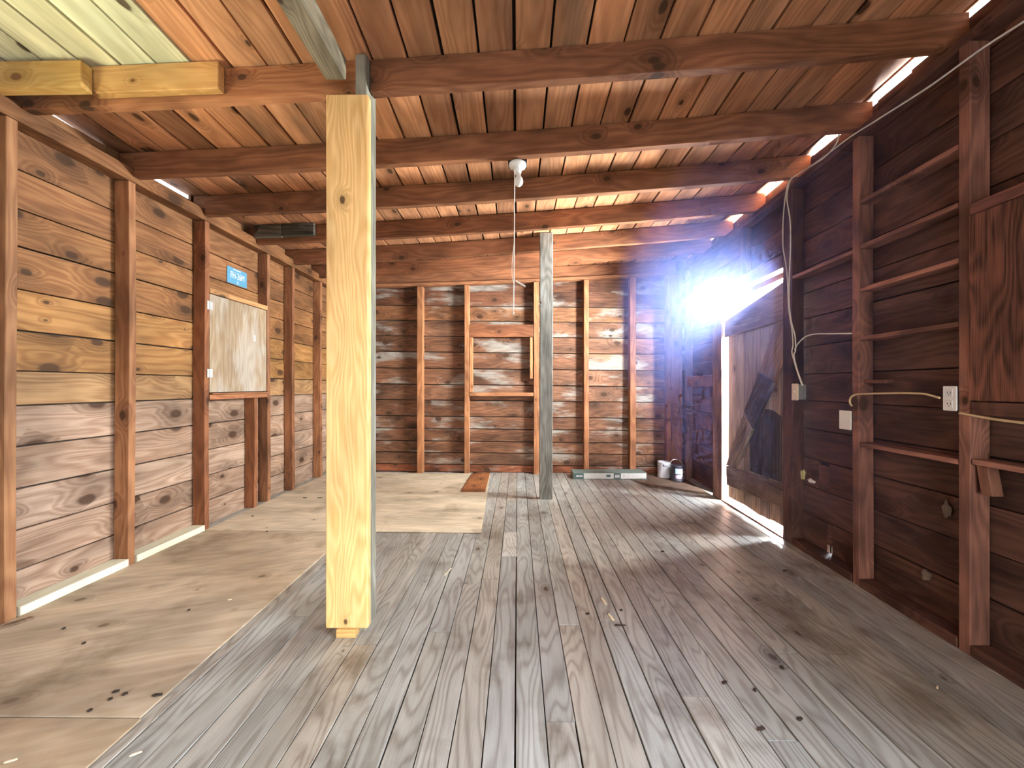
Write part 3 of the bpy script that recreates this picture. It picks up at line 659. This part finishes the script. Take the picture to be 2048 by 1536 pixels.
def lump(px, py, off, rs_, mat, label, name, cat):
    c = rw(px, py, off); bm = bmesh.new(); bmesh.ops.create_icosphere(bm, subdivisions=3, radius=1)
    for v in bm.verts:
        k = 1 + .22 * math.sin(v.co.x * 4 + px) + .18 * math.sin(v.co.y * 5.3 + py) + .12 * math.sin(v.co.z * 7.1)
        v.co = Vector((v.co.x * rs_[0], v.co.y * rs_[1], v.co.z * rs_[2])) * k + c
    me = bpy.data.meshes.new(name); bm.to_mesh(me); bm.free(); me.materials.append(MAT[mat])
    for p in me.polygons: p.use_smooth = True
    o = bpy.data.objects.new(name, me); COL.objects.link(o); return tag(o, label, cat)
lump(1601, 947, .084, (.014, .035, .045), 'foam_yellow', 'yellowish foam scrap squeezed out beside the doorpost', 'foam_scrap', 'foam')
lump(1622, 962, .088, (.011, .03, .014), 'plate_white', 'whitish torn scrap in the board joint beside the doorpost', 'paper_scrap', 'scrap')
lump(1893, 1019, .09, (.008, .018, .035), 'mud_pale', 'pale mud dab on the dark boards, higher one by the stud', 'mud_dab', 'mud dab')
lump(1852, 1150, .09, (.008, .022, .03), 'mud_pale', 'pale mud dab on the dark boards near the sole plate', 'mud_dab', 'mud dab')

# ---------------------------------------------------------------- carton
bz = fz(1.2) + .003
cx0, cx1, cy0, cy1, ch = .725, 1.675, 4.73, 4.945, .082
ct = empty('flat_carton', ((cx0 + cx1) / 2, (cy0 + cy1) / 2, bz)); tag(ct, 'long flat green grey carton with white labels at the foot of the end wall', 'carton')
m = MB(); m.box((cx0, cy0, bz), (cx1, cy1, bz + ch), 0); m.build('box', 'carton_green', ct, .003)
def lab(x0, x1, mat, name='label', z0=.006, z1=.076, d=.0015):
    m = MB(); m.box((x0, cy0 - d, bz + z0), (x1, cy0 - d + .0012, bz + z1), 0); return m.build(name, mat, ct)
lab(.735, .855, 'carton_dark', 'printed_block'); lab(.86, 1.245, 'label_white'); lab(1.25, 1.335, 'carton_dark', 'printed_block'); lab(1.34, 1.668, 'label_white')
m = MB()
for i in range(5): m.plank((.76 + i * .016, cy0 - .0032, bz + .03 + (i % 2) * .004), (.764 + i * .016, cy0 - .0032, bz + .052 - (i % 3) * .004), (.016, 0, .001), (0, .0012, 0))
m.build('printed_word', 'label_white', ct)
m = MB()
for i in range(3): m.plank((1.262, cy0 - .0032, bz + .018 + i * .013), (1.322, cy0 - .0032, bz + .022 + i * .013), (0, 0, .010), (0, .0012, 0))
m.build('printed_emblem', 'label_white', ct)
lab(1.15, 1.205, 'carton_dark', 'printed_window', .028, .058, .003)
for x in (1.37, 1.42, 1.485, 1.55): lab(x, x + .018, 'can_label', 'printed_mark', .03, .046, .003)

# ---------------------------------------------------------------- paint cans
def can(cx, cy, r, h, mat, label, wire):
    z = fz(cx - .1) + .0095
    root = empty('paint_can', (cx, cy, z)); tag(root, label, 'paint can', 'paint cans in the corner')
    m = MB(); m.lathe([(r * .97, 0), (r, .004), (r, .01), (r * .985, .013), (r * .985, h - .014), (r, h - .01), (r * 1.01, h - .003), (r * .99, h), (r * .95, h), (r * .94, h - .004)], (cx, cy, z), 36); m.build('body', mat, root, smooth=True)
    m = MB(); m.lathe([(r * .925, h - .008), (r * .925, h - .003), (r * .86, h - .003), (r * .85, h - .009), (.001, h - .009)], (cx, cy, z), 32); m.build('lid', 'can_rim', root, smooth=True)
    for sgn in (-1, 1):
        m = MB(); c = Vector((cx + sgn * (r + .003), cy, z + h * .8)); m.tube([c - Vector((.004, 0, 0)), c + Vector((.004, 0, 0))], .009, 10); m.build('handle_lug', 'can_rim', root)
    if wire:
        m = MB(); P = []
        for i in range(21):
            a = math.pi * i / 20; P.append((cx - (r + .006) * math.cos(a) - .02 * math.sin(a), cy + .03 * math.sin(a), z + h * .8 + .105 * math.sin(a)))
        m.tube(P, .0028, 6); m.build('wire_handle', 'can_rim', root, smooth=True)
    return root, z
def can_patch(root, cx, cy, r, z, a0, a1, z0, z1, mat, name):
    m = MB(); n = 10; rings = []
    for i in range(n + 1):
        a = math.radians(a0 + (a1 - a0) * i / n)
        rings.append([(cx + rr * math.sin(a), cy - rr * math.cos(a), z + zz) for rr, zz in ((r, z0), (r + .0012, z0), (r + .0012, z1), (r, z1))])
    m.sweep(rings, list(range(n + 1)), [(0, 0), (0, .1), (.1, .1), (.1, 0)]); return m.build(name, mat, root)
c1, z1_ = can(1.945, 4.84, .083, .205, 'can_white', 'plain whitish paint can standing partly behind the dark one', False)
can_patch(c1, 1.945, 4.84, .0822, z1_, -28, 4, .155, .163, 'can_dark', 'hook_mark'); can_patch(c1, 1.945, 4.84, .0822, z1_, -32, -22, .155, .178, 'can_dark', 'hook_mark')
c2, z2_ = can(2.045, 4.66, .083, .2, 'can_dark', 'dark labelled paint can with a wire handle', True)
can_patch(c2, 2.045, 4.66, .0822, z2_, -40, 42, .04, .092, 'can_label', 'label_band')
can_patch(c2, 2.045, 4.66, .0822, z2_, -42, 8, .10, .165, 'can_blue', 'label_panel')
can_patch(c2, 2.045, 4.66, .0826, z2_, 8, 20, .07, .165, 'label_white', 'label_stripe')
can_patch(c2, 2.045, 4.66, .0822, z2_, 20, 44, .115, .135, 'can_label', 'label_band')

# ---------------------------------------------------------------- light
HAZE = .27
def area(name, loc, rot, sx, sy, power, col, spread=math.pi):
    l = bpy.data.lights.new(name, 'AREA'); l.shape = 'RECTANGLE'; l.size = sx; l.size_y = sy; l.energy = power; l.color = col; l.spread = spread
    o = bpy.data.objects.new(name, l); COL.objects.link(o); o.location = loc; o.rotation_euler = rot; return o
R = math.radians
area('daylight_side_opening', (2.35, -.15, 1.62), (0, R(62), 0), .9, 1.7, 110, (.73, .85, 1.0), R(102))
area('daylight_front_doorway', (.1, -2.75, 1.3), (R(70), 0, 0), 2.7, 1.8, 42, (1.0, .95, .88), R(84))  # added fill lamp, unseen behind the camera
area('daylight_plate_wall_window', (-2.85, .8, 1.35), (R(18), R(-147), 0), .6, .9, 8, (.95, 1.0, .66), R(70))
area('daylight_over_door', (2.75, 3.25, 2.25), (0, R(90), 0), 1.1, .95, 5200, (.84, .92, 1.0))
area('daylight_at_door_foot', (2.75, 3.6, .9), (0, R(90), 0), 1.4, 1.5, 1500, (.88, .94, 1.0))

# added haze volume standing in for lens glare around the gap over the door
s = NT('dust_haze')
po = s.n('ShaderNodeNewGeometry').outputs['Position']
vm = s.n('ShaderNodeVectorMath', operation='MULTIPLY'); s.t.links.new(po, vm.inputs[0]); vm.inputs[1].default_value = (2.4, 1, 1)
vd = s.n('ShaderNodeVectorMath', operation='DISTANCE'); s.t.links.new(vm.outputs[0], vd.inputs[0]); vd.inputs[1].default_value = (2.04 * 2.4, 3.0, 2.25)
dn = s.math('MULTIPLY', s.math('POWER', s.rng(vd.outputs['Value'], 0, 2.5, 1, 0), .8), HAZE)
vs = s.n('ShaderNodeVolumeScatter'); vs.inputs['Color'].default_value = (.30, .38, 1, 1); s.put(vs.inputs['Density'], dn); vs.inputs['Anisotropy'].default_value = 0
s.t.links.new(vs.outputs[0], s.out.inputs['Volume']); MAT['dust_haze'] = s.m
m = MB(); m.box((1.1, 1.75, .4), (2.04, 4.9, 2.78), 1)
hz = m.build('haze', 'dust_haze'); hz['kind'] = 'stuff'; hz['label'] = 'pale bluish haze of dusty light around the gap over the plank door'; hz['category'] = 'haze'

w = bpy.data.worlds.new('sky'); sc.world = w; w.use_nodes = True
bg = w.node_tree.nodes['Background']; bg.inputs[0].default_value = (.86, .93, 1, 1); bg.inputs[1].default_value = 3.0

# ---------------------------------------------------------------- camera
cam = bpy.data.cameras.new('camera'); cam.sensor_width = 36; cam.lens = 36 * F / 2048; cam.clip_start = .02
cam.shift_x = -(VX - 1024) / 2048; cam.shift_y = (VY - 768) / 2048
co = bpy.data.objects.new('camera', cam); COL.objects.link(co); co.location = (0, 0, HC); co.rotation_euler = (R(90), 0, 0)
sc.camera = co
sc.view_settings.view_transform = 'Standard'; sc.view_settings.look = 'None'; sc.view_settings.gamma = 1
sc.view_settings.use_curve_mapping = False; sc.view_settings.exposure = .1
sc.cycles.use_denoising = True
sc.cycles.volume_step_rate = 3; sc.cycles.volume_max_steps = 48; sc.cycles.volume_bounces = 0
sc.cycles.max_bounces = 7; sc.cycles.diffuse_bounces = 4; sc.cycles.glossy_bounces = 2
sc.cycles.use_adaptive_sampling = True; sc.cycles.adaptive_threshold = .12; sc.cycles.adaptive_min_samples = 12
sc.cycles.sample_clamp_indirect = 6
